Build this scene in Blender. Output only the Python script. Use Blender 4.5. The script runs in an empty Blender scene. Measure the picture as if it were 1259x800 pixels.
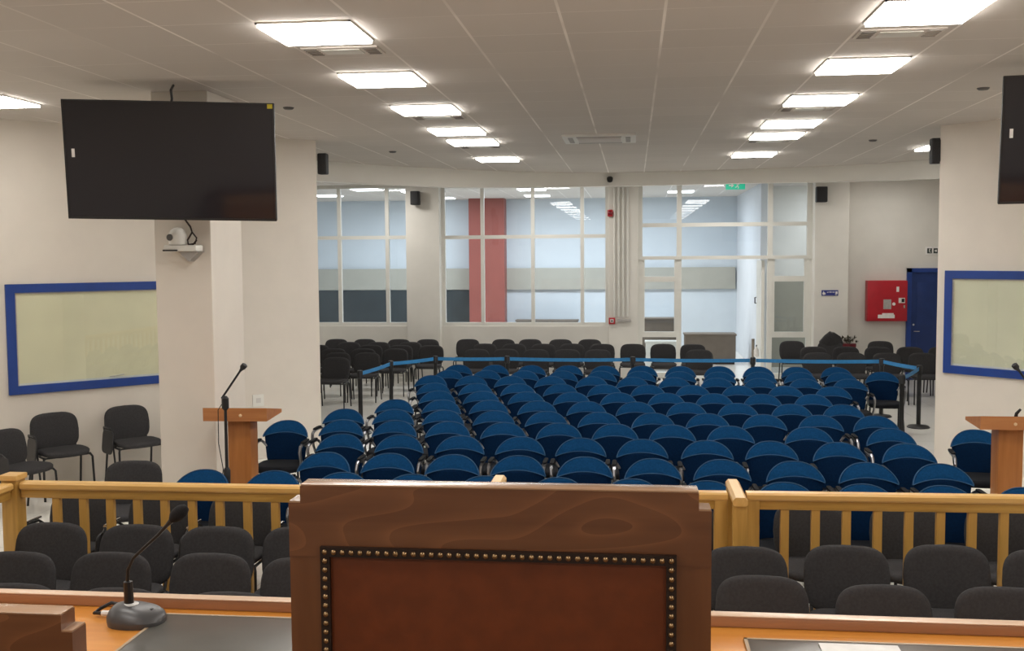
import bpy, bmesh, math, random
from mathutils import Vector, Matrix
random.seed(7)
sc = bpy.context.scene
COL = sc.collection
PI = math.pi
EYE, CEIL = 2.55, 4.03

# ------------------------------------------------------------------ materials
MATS = {}
def mat(name, col, rough=0.6, metal=0.0, var=0.0, scale=8.0, spec=0.5, col2=None, stretch=None, bump=0.0, detail=4.0, coat=0.0, coord='Object', dist=0.0):
    if name in MATS: return MATS[name]
    m = bpy.data.materials.new(name); m.use_nodes = True
    nt = m.node_tree; b = nt.nodes['Principled BSDF']
    b.inputs['Roughness'].default_value = rough; b.inputs['Metallic'].default_value = metal
    b.inputs['Specular IOR Level'].default_value = spec
    b.inputs['Coat Weight'].default_value = coat
    c = tuple(col) + (1,)
    b.inputs['Base Color'].default_value = c
    if var > 0 or col2 is not None or bump > 0:
        tc = nt.nodes.new('ShaderNodeTexCoord'); mp = nt.nodes.new('ShaderNodeMapping')
        nz = nt.nodes.new('ShaderNodeTexNoise'); rp = nt.nodes.new('ShaderNodeValToRGB')
        nt.links.new(tc.outputs[coord], mp.inputs['Vector']); nt.links.new(mp.outputs['Vector'], nz.inputs['Vector'])
        if stretch: mp.inputs['Scale'].default_value = stretch
        nz.inputs['Scale'].default_value = scale; nz.inputs['Detail'].default_value = detail
        nz.inputs['Distortion'].default_value = dist
        c2 = tuple(col2) + (1,) if col2 is not None else tuple(min(1, v*(1+var)) for v in col) + (1,)
        c1 = c if col2 is not None else tuple(v*(1-var) for v in col) + (1,)
        rp.color_ramp.elements[0].color = c1; rp.color_ramp.elements[1].color = c2
        rp.color_ramp.elements[0].position = 0.35; rp.color_ramp.elements[1].position = 0.65
        nt.links.new(nz.outputs['Fac'], rp.inputs['Fac']); nt.links.new(rp.outputs['Color'], b.inputs['Base Color'])
        if bump > 0:
            bp = nt.nodes.new('ShaderNodeBump'); bp.inputs['Strength'].default_value = bump; bp.inputs['Distance'].default_value = 0.002
            nt.links.new(nz.outputs['Fac'], bp.inputs['Height']); nt.links.new(bp.outputs['Normal'], b.inputs['Normal'])
    MATS[name] = m
    return m

def emit(name, col, strength):
    m = bpy.data.materials.new(name); m.use_nodes = True
    nt = m.node_tree; b = nt.nodes['Principled BSDF']
    b.inputs['Base Color'].default_value = (0.9, 0.9, 0.9, 1)
    b.inputs['Emission Color'].default_value = tuple(col) + (1,); b.inputs['Emission Strength'].default_value = strength
    return m

def glass(name, refl=0.08, tint=(0.96, 0.98, 1.0)):
    m = bpy.data.materials.new(name); m.use_nodes = True
    nt = m.node_tree; nt.nodes.remove(nt.nodes['Principled BSDF'])
    out = nt.nodes['Material Output']
    t = nt.nodes.new('ShaderNodeBsdfTransparent'); t.inputs['Color'].default_value = tuple(tint) + (1,)
    g = nt.nodes.new('ShaderNodeBsdfGlossy'); g.inputs['Roughness'].default_value = 0.0
    x = nt.nodes.new('ShaderNodeMixShader'); x.inputs['Fac'].default_value = refl
    nt.links.new(t.outputs[0], x.inputs[1]); nt.links.new(g.outputs[0], x.inputs[2]); nt.links.new(x.outputs[0], out.inputs['Surface'])
    return m

def grid_mat(name, base, line, px, py, x0, y0, w, rough, linevar=True, var=0.04, spec=0.5, coat=0.0, wy=None):
    """square grid of joints in world-aligned object coordinates"""
    m = bpy.data.materials.new(name); m.use_nodes = True
    nt = m.node_tree; b = nt.nodes['Principled BSDF']; N = nt.nodes.new; L = nt.links.new
    b.inputs['Roughness'].default_value = rough; b.inputs['Specular IOR Level'].default_value = spec; b.inputs['Coat Weight'].default_value = coat
    tc = N('ShaderNodeTexCoord'); sp = N('ShaderNodeSeparateXYZ'); L(tc.outputs['Object'], sp.inputs[0])
    def joint(out, p, o, ww):
        a = N('ShaderNodeMath'); a.operation = 'SUBTRACT'; L(out, a.inputs[0]); a.inputs[1].default_value = o
        d = N('ShaderNodeMath'); d.operation = 'DIVIDE'; L(a.outputs[0], d.inputs[0]); d.inputs[1].default_value = p
        f = N('ShaderNodeMath'); f.operation = 'PINGPONG'; L(d.outputs[0], f.inputs[0]); f.inputs[1].default_value = 0.5
        c = N('ShaderNodeMath'); c.operation = 'LESS_THAN'; L(f.outputs[0], c.inputs[0]); c.inputs[1].default_value = ww/p/2
        return c, d
    cx, dx = joint(sp.outputs['X'], px, x0, w); cy, dy = joint(sp.outputs['Y'], py, y0, wy or w)
    mx = N('ShaderNodeMath'); mx.operation = 'MAXIMUM'; L(cx.outputs[0], mx.inputs[0]); L(cy.outputs[0], mx.inputs[1])
    nz = N('ShaderNodeTexNoise'); nz.inputs['Scale'].default_value = 0.9; L(tc.outputs['Object'], nz.inputs['Vector'])
    # per-tile tone
    fl = []
    for d in (dx, dy):
        q = N('ShaderNodeMath'); q.operation = 'FLOOR'; L(d.outputs[0], q.inputs[0]); fl.append(q)
    cb = N('ShaderNodeCombineXYZ'); L(fl[0].outputs[0], cb.inputs[0]); L(fl[1].outputs[0], cb.inputs[1])
    wn = N('ShaderNodeTexWhiteNoise'); wn.noise_dimensions = '2D'; L(cb.outputs[0], wn.inputs['Vector'])
    hv = N('ShaderNodeHueSaturation'); hv.inputs['Color'].default_value = tuple(base) + (1,)
    mr = N('ShaderNodeMapRange'); mr.inputs['To Min'].default_value = 1-var; mr.inputs['To Max'].default_value = 1+var
    L(wn.outputs['Value'], mr.inputs['Value']); L(mr.outputs['Result'], hv.inputs['Value'])
    mixc = N('ShaderNodeMix'); mixc.data_type = 'RGBA'
    L(hv.outputs['Color'], mixc.inputs['A']); mixc.inputs['B'].default_value = tuple(line) + (1,)
    fac = mx
    if linevar:
        rr = N('ShaderNodeMapRange'); rr.inputs['From Min'].default_value = 0.30; rr.inputs['From Max'].default_value = 0.58
        L(nz.outputs['Fac'], rr.inputs['Value'])
        k = N('ShaderNodeMath'); k.operation = 'MULTIPLY'; L(mx.outputs[0], k.inputs[0]); L(rr.outputs['Result'], k.inputs[1]); fac = k
    L(fac.outputs[0], mixc.inputs['Factor']); L(mixc.outputs['Result'], b.inputs['Base Color'])
    return m

def wood(name, c1, c2, axis='X', scale=3.0, rough=0.4, bands=0.0, coat=0.15):
    if name in MATS: return MATS[name]
    m = bpy.data.materials.new(name); m.use_nodes = True
    nt = m.node_tree; b = nt.nodes['Principled BSDF']; N = nt.nodes.new; L = nt.links.new
    b.inputs['Roughness'].default_value = rough; b.inputs['Coat Weight'].default_value = coat; b.inputs['Coat Roughness'].default_value = 0.2
    tc = N('ShaderNodeTexCoord'); mp = N('ShaderNodeMapping'); L(tc.outputs['Object'], mp.inputs['Vector'])
    s = [14, 14, 14]; s['XYZ'.index(axis)] = 1.1; mp.inputs['Scale'].default_value = s
    nz = N('ShaderNodeTexNoise'); nz.inputs['Scale'].default_value = scale; nz.inputs['Detail'].default_value = 6; nz.inputs['Distortion'].default_value = 0.6
    L(mp.outputs['Vector'], nz.inputs['Vector'])
    rp = N('ShaderNodeValToRGB'); rp.color_ramp.elements[0].position = 0.3; rp.color_ramp.elements[1].position = 0.72
    rp.color_ramp.elements[0].color = tuple(c1) + (1,); rp.color_ramp.elements[1].color = tuple(c2) + (1,)
    L(nz.outputs['Fac'], rp.inputs['Fac'])
    if bands > 0:   # broad cathedral figure
        mp2 = N('ShaderNodeMapping'); s2 = [7, 7, 7]; s2['XYZ'.index(axis)] = 2.2; mp2.inputs['Scale'].default_value = s2
        L(tc.outputs['Object'], mp2.inputs['Vector'])
        n2 = N('ShaderNodeTexNoise'); n2.inputs['Scale'].default_value = 1.0; n2.inputs['Detail'].default_value = 1; L(mp2.outputs['Vector'], n2.inputs['Vector'])
        mu = N('ShaderNodeMath'); mu.operation = 'MULTIPLY'; mu.inputs[1].default_value = 9.0; L(n2.outputs['Fac'], mu.inputs[0])
        fr = N('ShaderNodeMath'); fr.operation = 'FRACT'; L(mu.outputs[0], fr.inputs[0])
        pw = N('ShaderNodeMath'); pw.operation = 'POWER'; pw.inputs[1].default_value = 5.0; L(fr.outputs[0], pw.inputs[0])
        k = N('ShaderNodeMath'); k.operation = 'MULTIPLY'; k.inputs[1].default_value = bands; L(pw.outputs[0], k.inputs[0])
        mx = N('ShaderNodeMix'); mx.data_type = 'RGBA'; L(k.outputs[0], mx.inputs['Factor']); L(rp.outputs['Color'], mx.inputs['A'])
        mx.inputs['B'].default_value = (min(1, c2[0]*1.9), min(1, c2[1]*2.0), min(1, c2[2]*2.1), 1)
        L(mx.outputs['Result'], b.inputs['Base Color'])
    else:
        L(rp.outputs['Color'], b.inputs['Base Color'])
    MATS[name] = m
    return m

# ------------------------------------------------------------------ mesh builder
class MB:
    def __init__(s): s.bm = bmesh.new()
    def box(s, x0, x1, y0, y1, z0, z1, bevel=0.0, seg=2, M=None):
        r = bmesh.ops.create_cube(s.bm, size=1.0); vs = r['verts']
        for v in vs:
            v.co = Vector(((x0+x1)/2 + v.co.x*(x1-x0), (y0+y1)/2 + v.co.y*(y1-y0), (z0+z1)/2 + v.co.z*(z1-z0)))
        if bevel > 0:
            es = list({e for v in vs for e in v.link_edges})
            rb = bmesh.ops.bevel(s.bm, geom=es, offset=bevel, segments=seg, affect='EDGES', profile=0.6)
            vs = list({v for f in rb['faces'] for v in f.verts} | {v for v in vs if v.is_valid})
        if M is not None:
            for v in vs: v.co = M @ v.co
        return s
    def tube(s, pts, r, seg=8, cap=True):
        pts = [Vector(p) for p in pts]; n = len(pts); rs = r if isinstance(r, (list, tuple)) else [r]*n
        rings = []; up = None
        for i, p in enumerate(pts):
            t = (pts[min(i+1, n-1)] - pts[max(i-1, 0)]).normalized()
            if up is None:
                a = Vector((0, 0, 1)) if abs(t.z) < 0.9 else Vector((1, 0, 0))
                up = (a - t*a.dot(t)).normalized()
            else:
                up = (up - t*up.dot(t)).normalized()
            sd = t.cross(up)
            rings.append([s.bm.verts.new(p + (up*math.cos(2*PI*k/seg) + sd*math.sin(2*PI*k/seg))*rs[i]) for k in range(seg)])
        for a, b in zip(rings, rings[1:]):
            for k in range(seg): s.bm.faces.new((a[k], a[(k+1) % seg], b[(k+1) % seg], b[k]))
        if cap:
            s.bm.faces.new(rings[0][::-1]); s.bm.faces.new(rings[-1])
        return s
    def lathe(s, prof, seg=20, c=(0, 0, 0), M=None):
        rings = []
        for r, z in prof:
            ring = []
            for k in range(seg):
                v = Vector((r*math.cos(2*PI*k/seg), r*math.sin(2*PI*k/seg), z))
                if M is not None: v = M @ v
                ring.append(s.bm.verts.new(v + Vector(c)))
            rings.append(ring)
        for a, b in zip(rings, rings[1:]):
            for k in range(seg): s.bm.faces.new((a[k], a[(k+1) % seg], b[(k+1) % seg], b[k]))
        s.bm.faces.new(rings[0][::-1]); s.bm.faces.new(rings[-1])
        return s
    def prism(s, poly, fn0, fn1):
        """poly: list of 2d points; fn0/fn1 map (u,v) to 3d for the two caps"""
        a = [s.bm.verts.new(fn0(u, v)) for u, v in poly]; b = [s.bm.verts.new(fn1(u, v)) for u, v in poly]
        n = len(poly)
        s.bm.faces.new(a[::-1]); s.bm.faces.new(b)
        for k in range(n): s.bm.faces.new((a[k], a[(k+1) % n], b[(k+1) % n], b[k]))
        return s
    def pillow(s, outline, th, fn, puff=0.25, inset=0.05):
        """closed cushion: outline in (u,v), thickness along w; fn(u,v,w)->xyz"""
        cu = sum(p[0] for p in outline)/len(outline); cv = sum(p[1] for p in outline)/len(outline)
        lv = [(0.5, -puff*0.5), (0.82, -puff*0.25), (1-inset, 0.0), (1.0, 0.28), (1.0, 0.72), (1-inset, 1.0), (0.82, 1+puff*0.25), (0.5, 1+puff*0.5)]
        rings = []
        for k, w in lv:
            rings.append([s.bm.verts.new(fn(cu+(u-cu)*k, cv+(v-cv)*k, w*th)) for u, v in outline])
        n = len(outline)
        for a, b in zip(rings, rings[1:]):
            for k in range(n): s.bm.faces.new((a[k], a[(k+1) % n], b[(k+1) % n], b[k]))
        for ring, w, rev in ((rings[0], -puff*0.6, True), (rings[-1], 1+puff*0.6, False)):
            c = s.bm.verts.new(fn(cu, cv, w*th))
            for k in range(n):
                f = (ring[k], ring[(k+1) % n], c)
                s.bm.faces.new(f[::-1] if rev else f)
        return s
    def mesh(s, name, m, smooth=35):
        bmesh.ops.recalc_face_normals(s.bm, faces=s.bm.faces[:])
        me = bpy.data.meshes.new(name); s.bm.to_mesh(me); s.bm.free()
        me.materials.append(m)
        if smooth:
            me.polygons.foreach_set('use_smooth', [True]*len(me.polygons)); me.set_sharp_from_angle(angle=math.radians(smooth))
        return me

def tag(o, label=None, cat=None, group=None, kind=None):
    if label: o['label'] = label
    if cat: o['category'] = cat
    if group: o['group'] = group
    if kind: o['kind'] = kind
    return o
def link(name, me, parent=None, loc=None, rz=0):
    o = bpy.data.objects.new(name, me); COL.objects.link(o)
    if parent is not None: o.parent = parent
    if loc is not None: o.location = loc
    if rz: o.rotation_euler.z = rz
    return o
def obj(name, mb, m, parent=None, loc=None, rz=0, smooth=35):
    return link(name, mb.mesh(name, m, smooth), parent, loc, rz)
def empty(name, loc=(0, 0, 0), rz=0, label=None, cat=None, group=None):
    o = bpy.data.objects.new(name, None); COL.objects.link(o); o.empty_display_size = 0.1
    o.location = loc; o.rotation_euler.z = rz
    return tag(o, label, cat, group)
def struct(name, mb, m, parent=None, loc=None, rz=0, smooth=0):
    o = obj(name, mb, m, parent, loc, rz, smooth)
    if parent is None: o['kind'] = 'structure'
    return o
def B(*a, **k): return MB().box(*a, **k)

ORD = ['first', 'second', 'third', 'fourth', 'fifth', 'sixth', 'seventh', 'eighth', 'ninth', 'tenth', 'eleventh', 'twelfth', 'thirteenth']

# material palette (linear)
M_wall = mat('wall_paint', (0.70, 0.645, 0.572), 0.75, var=0.02, scale=3)
M_wallb = mat('wall_paint_back', (0.74, 0.715, 0.66), 0.75, var=0.02, scale=3)
M_white = mat('white_metal', (0.74, 0.73, 0.68), 0.45, var=0.02, scale=5)
M_blueframe = mat('blue_frame', (0.012, 0.05, 0.25), 0.4, var=0.08, scale=6)
M_black = mat('black_metal', (0.012, 0.012, 0.013), 0.4, var=0.1, scale=10)
M_blackp = mat('black_plastic', (0.012, 0.012, 0.014), 0.55, var=0.1, scale=10)
M_chrome = mat('chrome', (0.62, 0.6, 0.6), 0.22, metal=1.0, var=0.04, scale=10)
M_blue = mat('blue_fabric', (0.0030, 0.041, 0.120), 0.9, var=0.12, scale=60, spec=0.10)
M_blue_shaded = mat('blue_fabric_shaded', (0.0014, 0.016, 0.054), 0.9, var=0.12, scale=60, spec=0.10)  # the blue fabric again, darkened for the shade below the dome
M_seatd = mat('dark_seat', (0.007, 0.008, 0.011), 0.8, var=0.1, scale=40, spec=0.2)
M_grey = mat('black_fabric', (0.044, 0.0425, 0.044), 0.9, var=0.12, scale=70, spec=0.15)
M_rail = wood('rail_wood', (0.40, 0.22, 0.045), (0.56, 0.33, 0.08), 'X', 2.0, 0.42)
M_railz = wood('rail_wood_upright', (0.40, 0.22, 0.045), (0.54, 0.31, 0.075), 'Z', 2.0, 0.42)
M_railtop = wood('handrail_wood', (0.62, 0.36, 0.10), (0.74, 0.46, 0.16), 'X', 2.0, 0.38)
M_desk = wood('desk_wood', (0.60, 0.225, 0.032), (0.72, 0.30, 0.05), 'X', 1.5, 0.38)
M_lip = wood('desk_edge_wood', (0.36, 0.17, 0.085), (0.45, 0.23, 0.12), 'X', 1.5, 0.35)
M_chairw = wood('chair_wood', (0.14, 0.048, 0.016), (0.21, 0.080, 0.029), 'X', 1.4, 0.32, bands=0.32, coat=0.35)
M_chairwz = wood('chair_wood_upright', (0.16, 0.056, 0.019), (0.23, 0.088, 0.031), 'Z', 1.4, 0.32, coat=0.35)
M_leather = mat('brown_leather', (0.17, 0.038, 0.008), 0.42, var=0.10, scale=25, bump=0.3)
M_trim = mat('dark_trim', (0.02, 0.008, 0.004), 0.5, var=0.1, scale=20)
M_brass = mat('brass_nail', (0.45, 0.30, 0.16), 0.3, metal=1.0, var=0.1, scale=30)
M_lect = wood('lectern_wood', (0.36, 0.125, 0.026), (0.46, 0.18, 0.045), 'Z', 1.5, 0.45)
M_lectx = wood('lectern_wood_top', (0.42, 0.155, 0.05), (0.52, 0.22, 0.075), 'X', 1.5, 0.45)
M_glass = glass('window_glass', 0.022)
M_red = mat('red_paint', (0.45, 0.010, 0.022), 0.4, var=0.06, scale=6)
M_sticker = mat('white_sticker', (0.8, 0.78, 0.75), 0.5, var=0.05, scale=20)
M_greyst = mat('grey_sticker', (0.42, 0.40, 0.38), 0.5, var=0.1, scale=30)
M_tape = mat('blue_tape', (0.024, 0.21, 0.48), 0.6, var=0.08, scale=20)
M_ceil = grid_mat('ceiling_tiles', (0.62, 0.57, 0.52), (0.92, 0.87, 0.82), 0.645, 0.62, 0.19, 8.40, 0.019, 0.85, wy=0.006, var=0.025)
M_floor = grid_mat('floor_tiles', (0.88, 0.86, 0.80), (0.62, 0.60, 0.56), 0.6, 0.6, 0.1, 0.15, 0.006, 0.16, linevar=False, var=0.03, spec=0.6)
M_dais = mat('dais_carpet', (0.16, 0.09, 0.05), 0.8, var=0.15, scale=30)

LS = 23.5
M_panel = emit('light_panel', (1.0, 0.965, 0.915), LS)
M_panel2 = emit('lobby_light_panel', (0.95, 0.98, 1.0), 6.0)

# ------------------------------------------------------------------ room shell
struct('floor', B(-9.6, 9.4, -2.2, 30, -0.1, 0), M_floor)
struct('ceiling', B(-9.6, 9.4, -2.2, 30, CEIL, CEIL+0.1), M_ceil)
def slab_wall(name, p, q, z0=0, z1=CEIL, th=0.25, m=M_wall):
    """wall whose visible face runs p->q; thickness to the left of p->q"""
    (x0, y0), (x1, y1) = p, q; d = Vector((x1-x0, y1-y0, 0)).normalized(); n = Vector((-d.y, d.x, 0))*th
    mb = MB(); poly = [(x0, y0), (x1, y1), (x1+n.x, y1+n.y), (x0+n.x, y0+n.y)]
    mb.prism(poly, lambda u, v: Vector((u, v, z0)), lambda u, v: Vector((u, v, z1)))
    return struct(name, mb, m)
slab_wall('wall_left', (-9.0, 8.3), (-4.06, 13.24))
slab_wall('wall_right', (3.59, 12.98), (8.6, 7.97))
slab_wall('wall_left_front', (-9.0, -2.0), (-9.0, 8.3), th=0.2)
slab_wall('wall_right_front', (8.6, 7.97), (8.6, -2.0), th=0.2)
slab_wall('wall_front', (8.6, -2.0), (-9.0, -2.0), th=0.2)
slab_wall('wall_left_rear', (-7.6, 9.95), (-7.6, 21.6), th=0.2, m=M_wallb)
slab_wall('wall_right_rear', (7.3, 21.6), (7.3, 9.5), th=0.2, m=M_wallb)

# back wall: low walls under the glazing, columns, solid part at right
YB = 21.6
struct('wall_back_left', B(-7.6, -4.65, YB, YB+0.2, 0, 1.07), M_wallb)
struct('wall_back_middle', B(-3.99, -0.5, YB, YB+0.2, 0, 1.07), M_wallb)
struct('wall_back_right', B(4.2, 7.5, YB, YB+0.2, 0, CEIL), M_wallb)
struct('trim_1', B(-4.68, -3.98, YB-0.22, YB+0.25, 0, CEIL, bevel=0.01), M_wallb)
struct('trim_2', B(-0.51, 0.09, YB-0.03, YB+0.25, 0, CEIL, bevel=0.01), M_wallb)
struct('trim_3', B(3.55, 4.2, YB-0.3, YB+0.25, 0, CEIL, bevel=0.01), M_wallb)
# curved beam across the back of the hall
bp = [(-8.2, 11.6), (-6.3, 14.2), (-4.79, 16.1), (-4.0, 17.17), (-3.06, 18.04), (-2.01, 18.8), (-1.2, 19.25), (-0.4, 19.4), (0.7, 19.3), (1.73, 19.1), (3.09, 18.77), (4.07, 18.3), (4.84, 17.55), (6.0, 16.2), (7.3, 14.3)]
mb = MB(); zb = [3.72]*4 + [3.72, 3.75, 3.78, 3.79, 3.79, 3.79, 3.77, 3.745, 3.72, 3.72, 3.72]
rows_ = []
for i, (x, y) in enumerate(bp):
    a = Vector(bp[max(i-1, 0)]); b_ = Vector(bp[min(i+1, len(bp)-1)]); d = (b_-a).normalized(); n = Vector((-d.y, d.x))*0.22
    rows_.append([mb.bm.verts.new((x, y, CEIL)), mb.bm.verts.new((x, y, zb[i])), mb.bm.verts.new((x+n.x, y+n.y, zb[i])), mb.bm.verts.new((x+n.x, y+n.y, CEIL))])
for a, b_ in zip(rows_, rows_[1:]):
    for k in range(4): mb.bm.faces.new((a[k], a[(k+1) % 4], b_[(k+1) % 4], b_[k]))
mb.bm.faces.new(rows_[0]); mb.bm.faces.new(rows_[-1][::-1])
struct('trim_beam', mb, mat('beam_paint', (.88, .86, .80), .8, var=.01, scale=2), smooth=40)
# free-standing pillar at the left, in front of the diagonal wall
struct('trim_pillar', B(-4.31, -3.78, 9.1, 9.85, 0, CEIL, bevel=0.008), M_wall)

# ------------------------------------------------------------------ glazing
def glazing(name, x0, x1, xs, zs, z0, z1, fw=0.075, dep=0.09, y=YB+0.04):
    mb = MB()
    for x in [x0+fw/2] + list(xs) + [x1-fw/2]: mb.box(x-fw/2, x+fw/2, y, y+dep, z0, z1)
    for z in [z0+fw/2] + list(zs) + [z1-fw/2]: mb.box(x0, x1, y+0.005, y+dep-0.005, z-fw/2, z+fw/2)
    fr = struct(name, mb, M_white)
    xx = [x0] + list(xs) + [x1]; zz = [z0] + list(zs) + [z1]
    for a, b_ in zip(xx, xx[1:]):
        for c, d in zip(zz, zz[1:]):
            obj('pane', B(a+0.01, b_-0.01, y+0.04, y+0.05, c+0.01, d-0.01), M_glass, fr, smooth=0)
    return fr
glazing('window_1', -7.55, -4.66, [-6.17, -5.14], [2.93], 1.07, CEIL)
glazing('window_2', -3.98, -0.5, [-3.12, -2.07, -1.05], [2.92], 1.07, CEIL)
# entrance screen: upper lights, header, two sidelights, open middle
mb = MB(); y0, y1 = YB+0.03, YB+0.12
for x in (0.13, 0.92, 2.73, 3.50): mb.box(x-0.05, x+0.05, y0, y1, 0, CEIL)
for z in (4.0, 3.13): mb.box(0.09, 3.55, y0+.005, y1-.005, z-0.04, z+0.04)
mb.box(0.09, 3.55, y0-0.03, y1, 2.43, 2.50)
for a, b_ in ((0.13, 0.92), (2.73, 3.50)):
    for z in (2.03, 0.90, 0.06): mb.box(a, b_, y0+.005, y1-.005, z-0.055, z+0.055)
fr = struct('window_3', mb, M_white)
for a, b_ in ((0.18, 0.87), (0.97, 2.68), (2.78, 3.45)):
    for c, d in ((3.17, 3.96), (2.50, 3.09)): obj('pane', B(a, b_, y0+0.04, y0+0.05, c, d), M_glass, fr, smooth=0)
for a, b_ in ((0.18, 0.87), (2.78, 3.45)):
    for c, d in ((2.085, 2.43), (0.955, 1.975), (0.115, 0.845)): obj('pane', B(a, b_, y0+0.04, y0+0.05, c, d), M_glass, fr, smooth=0)
    mb = MB()
    for xx in (a+0.02, b_-0.02): mb.box(xx-0.025, xx+0.025, y0+0.01, y1-0.01, 0.955, 2.43)
    obj('sash', mb, M_white, fr, smooth=0)
# open leaf of the glazed entrance door, swung into the lobby
dr = struct('door_1', B(2.58, 2.64, YB+0.16, YB+1.02, 0.02, 2.40), M_white)
obj('door_handle', MB().tube([(2.56, YB+0.85, 1.62), (2.53, YB+0.85, 1.62), (2.53, YB+0.85, 1.50), (2.56, YB+0.85, 1.50)], 0.012), M_black, dr)

# ------------------------------------------------------------------ lobby behind the glass
M_lob = mat('lobby_wall', (0.60, 0.655, 0.70), 0.7, var=0.02, scale=2)
M_lobw = mat('lobby_white', (0.70, 0.73, 0.77), 0.6, var=0.02, scale=2)
struct('wall_lobby_back', B(-9.6, 9.4, 28, 28.2, 0, CEIL), M_lob)
struct('trim_lobby_band', B(-9.6, 2.64, 27.9, 28, 1.62, 2.19), mat('lobby_band', (0.40, 0.39, 0.34), 0.7, var=0.03, scale=3))
struct('trim_lobby_dark', B(-9.6, -4.35, 27.92, 28, 0.1, 1.61), mat('lobby_dark_glass', (0.045, 0.055, 0.06), 0.25, var=0.15, scale=2))
struct('trim_lobby_column', B(-4.31, -3.37, 27.4, 27.9, 0, CEIL), mat('lobby_red', (0.27, 0.075, 0.06), 0.5, var=0.05, scale=3))
struct('wall_lobby_right', B(2.68, 2.82, 22.8, 28, 0, CEIL), M_lobw)
struct('wall_lobby_screen', B(2.82, 6.5, 23.9, 24.1, 2.0, CEIL), M_wallb)
struct('wall_lobby_corner', B(2.82, 6.5, 23.9, 24.1, 0, 2.0), mat('lobby_stone', (0.34, 0.32, 0.26), 0.6, var=0.05, scale=2))
struct('wall_lobby_left', B(-9.6, -9.4, 21.8, 28, 0, CEIL), M_lob)
struct('wall_lobby_east', B(9.2, 9.4, 21.8, 28, 0, CEIL), M_lob)
M_brownbox = mat('brown_counter', (0.155, 0.125, 0.098), 0.6, var=0.06, scale=5)
def cabinet(name, x0, x1, y0, y1, h, label, cat, m):
    t = empty(name, ((x0+x1)/2, (y0+y1)/2, 0), 0, label, cat); w, d = (x1-x0)/2, (y1-y0)/2
    obj('body', B(-w+.02, w-.02, -d+.02, d, 0.05, h-.04, bevel=0.005), m, t); obj('top', B(-w, w, -d, d, h-.04, h, bevel=0.005), m, t)
    obj('plinth', B(-w+.04, w-.04, -d+.06, d-.02, 0, 0.05), M_trim, t)
    return t
cabinet('counter', 0.12, 1.12, 25.4, 26.0, 1.0, 'tall brown counter seen through the doorway glass, left of the low one', 'counter', M_brownbox)
cabinet('counter', 1.16, 2.35, 24.4, 25.0, 0.70, 'low brown counter standing just inside the open doorway', 'counter', M_brownbox)
cabinet('counter', -3.05, -1.42, 27.0, 27.4, 0.86, 'long low brown counter behind the middle glazing', 'counter', M_brownbox)
cabinet('counter', 0.25, 0.98, 23.3, 23.7, 0.62, 'small white cabinet inside the doorway, below the brown counters', 'cabinet', M_white)

# ------------------------------------------------------------------ ceiling fittings
def ceiling_light(x0, y0, label, group, m=M_panel, w=0.62):
    cx, cy = x0+w/2, y0+w/2
    t = empty('ceiling_light', (cx, cy, CEIL), 0, label, 'light', group); h = w/2
    mb = MB()
    for a in ((-h, h, -h, -h+.012), (-h, h, h-.012, h), (-h, -h+.012, -h, h), (h-.012, h, -h, h)): mb.box(a[0], a[1], a[2], a[3], -0.012, 0.0)
    obj('frame', mb, M_white, t, smooth=0)
    obj('diffuser', B(-h+.012, h-.012, -h+.012, h-.012, -0.030, -0.002), m, t, smooth=0)
    return t
LY = [6.54, 8.40, 10.26, 12.12, 13.36, 15.84]
nm = ['nearest to the camera', 'second from the camera', 'third from the camera', 'fourth from the camera', 'fifth from the camera', 'farthest, next to the beam']
for i, y in enumerate(LY):
    ceiling_light(-2.39, y, 'square ceiling light panel of the left row, ' + nm[i], 'left row of ceiling lights')
    ceiling_light(1.47, y-0.05, 'square ceiling light panel of the right row, ' + nm[i], 'right row of ceiling lights')
ceiling_light(-6.30, 9.05, 'lone square ceiling light at the far left above the side wall', None)
ceiling_light(4.02, 15.25, 'lone square ceiling light at the right beside the wall end', None)
for i, (x, y) in enumerate([(-5.9, 22.6), (-5.0, 23.7), (-7.4, 24.7), (-2.3, 23.4), (-2.4, 25.9), (1.1, 25.0), (-4.9, 26.4)]):
    ceiling_light(x-.3, y, 'lobby ceiling light behind the glazing, number %s from the left' % ORD[[2, 3, 0, 5, 4, 6, 1][[0,1,2,3,4,5,6].index(i)] if False else sorted(range(7), key=lambda k: [-5.9,-5.0,-7.4,-2.3,-2.4,1.1,-4.9][k]).index(i)], 'lobby ceiling lights', M_panel2)

def vent(cx, cy, w, d, label):
    t = empty('ceiling_vent', (cx, cy, CEIL), 0, label, 'vent', 'ceiling air vents'); a, b_ = w/2, d/2
    obj('frame', B(-a, a, -b_, b_, -0.010, 0), mat('vent_plate', (0.66, 0.61, 0.56), 0.6, var=0.03), t, smooth=0)
    n = 5
    for sx in (-1, 1):
        mb = MB()
        for k in range(n):
            y = -b_+0.03 + (d-0.06)*k/(n-1)
            mb.box(sx*a - sx*0.02 - (0.09 if sx > 0 else 0), sx*a - sx*0.02 + (0.09 if sx < 0 else 0), y-0.007, y+0.007, -0.016, -0.010)
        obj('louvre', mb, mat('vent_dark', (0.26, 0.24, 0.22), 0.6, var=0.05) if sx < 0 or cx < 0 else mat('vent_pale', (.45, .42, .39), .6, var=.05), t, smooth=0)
    obj('slot_plate', B(-a+0.14, a-0.14, -b_+0.05, b_-0.05, -0.016, -0.010), M_white, t, smooth=0)
for k, i in enumerate((0, 2, 4)):
    w = ['nearest', 'third', 'fifth']
    vent(-2.08, LY[i]+0.62+0.33, 0.56, 0.26, 'flat ceiling vent just behind the %s light of the left row' % w[k])
    vent(1.78, LY[i]+0.62+0.30, 0.56, 0.26, 'flat ceiling vent just behind the %s light of the right row' % w[k])
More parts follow.
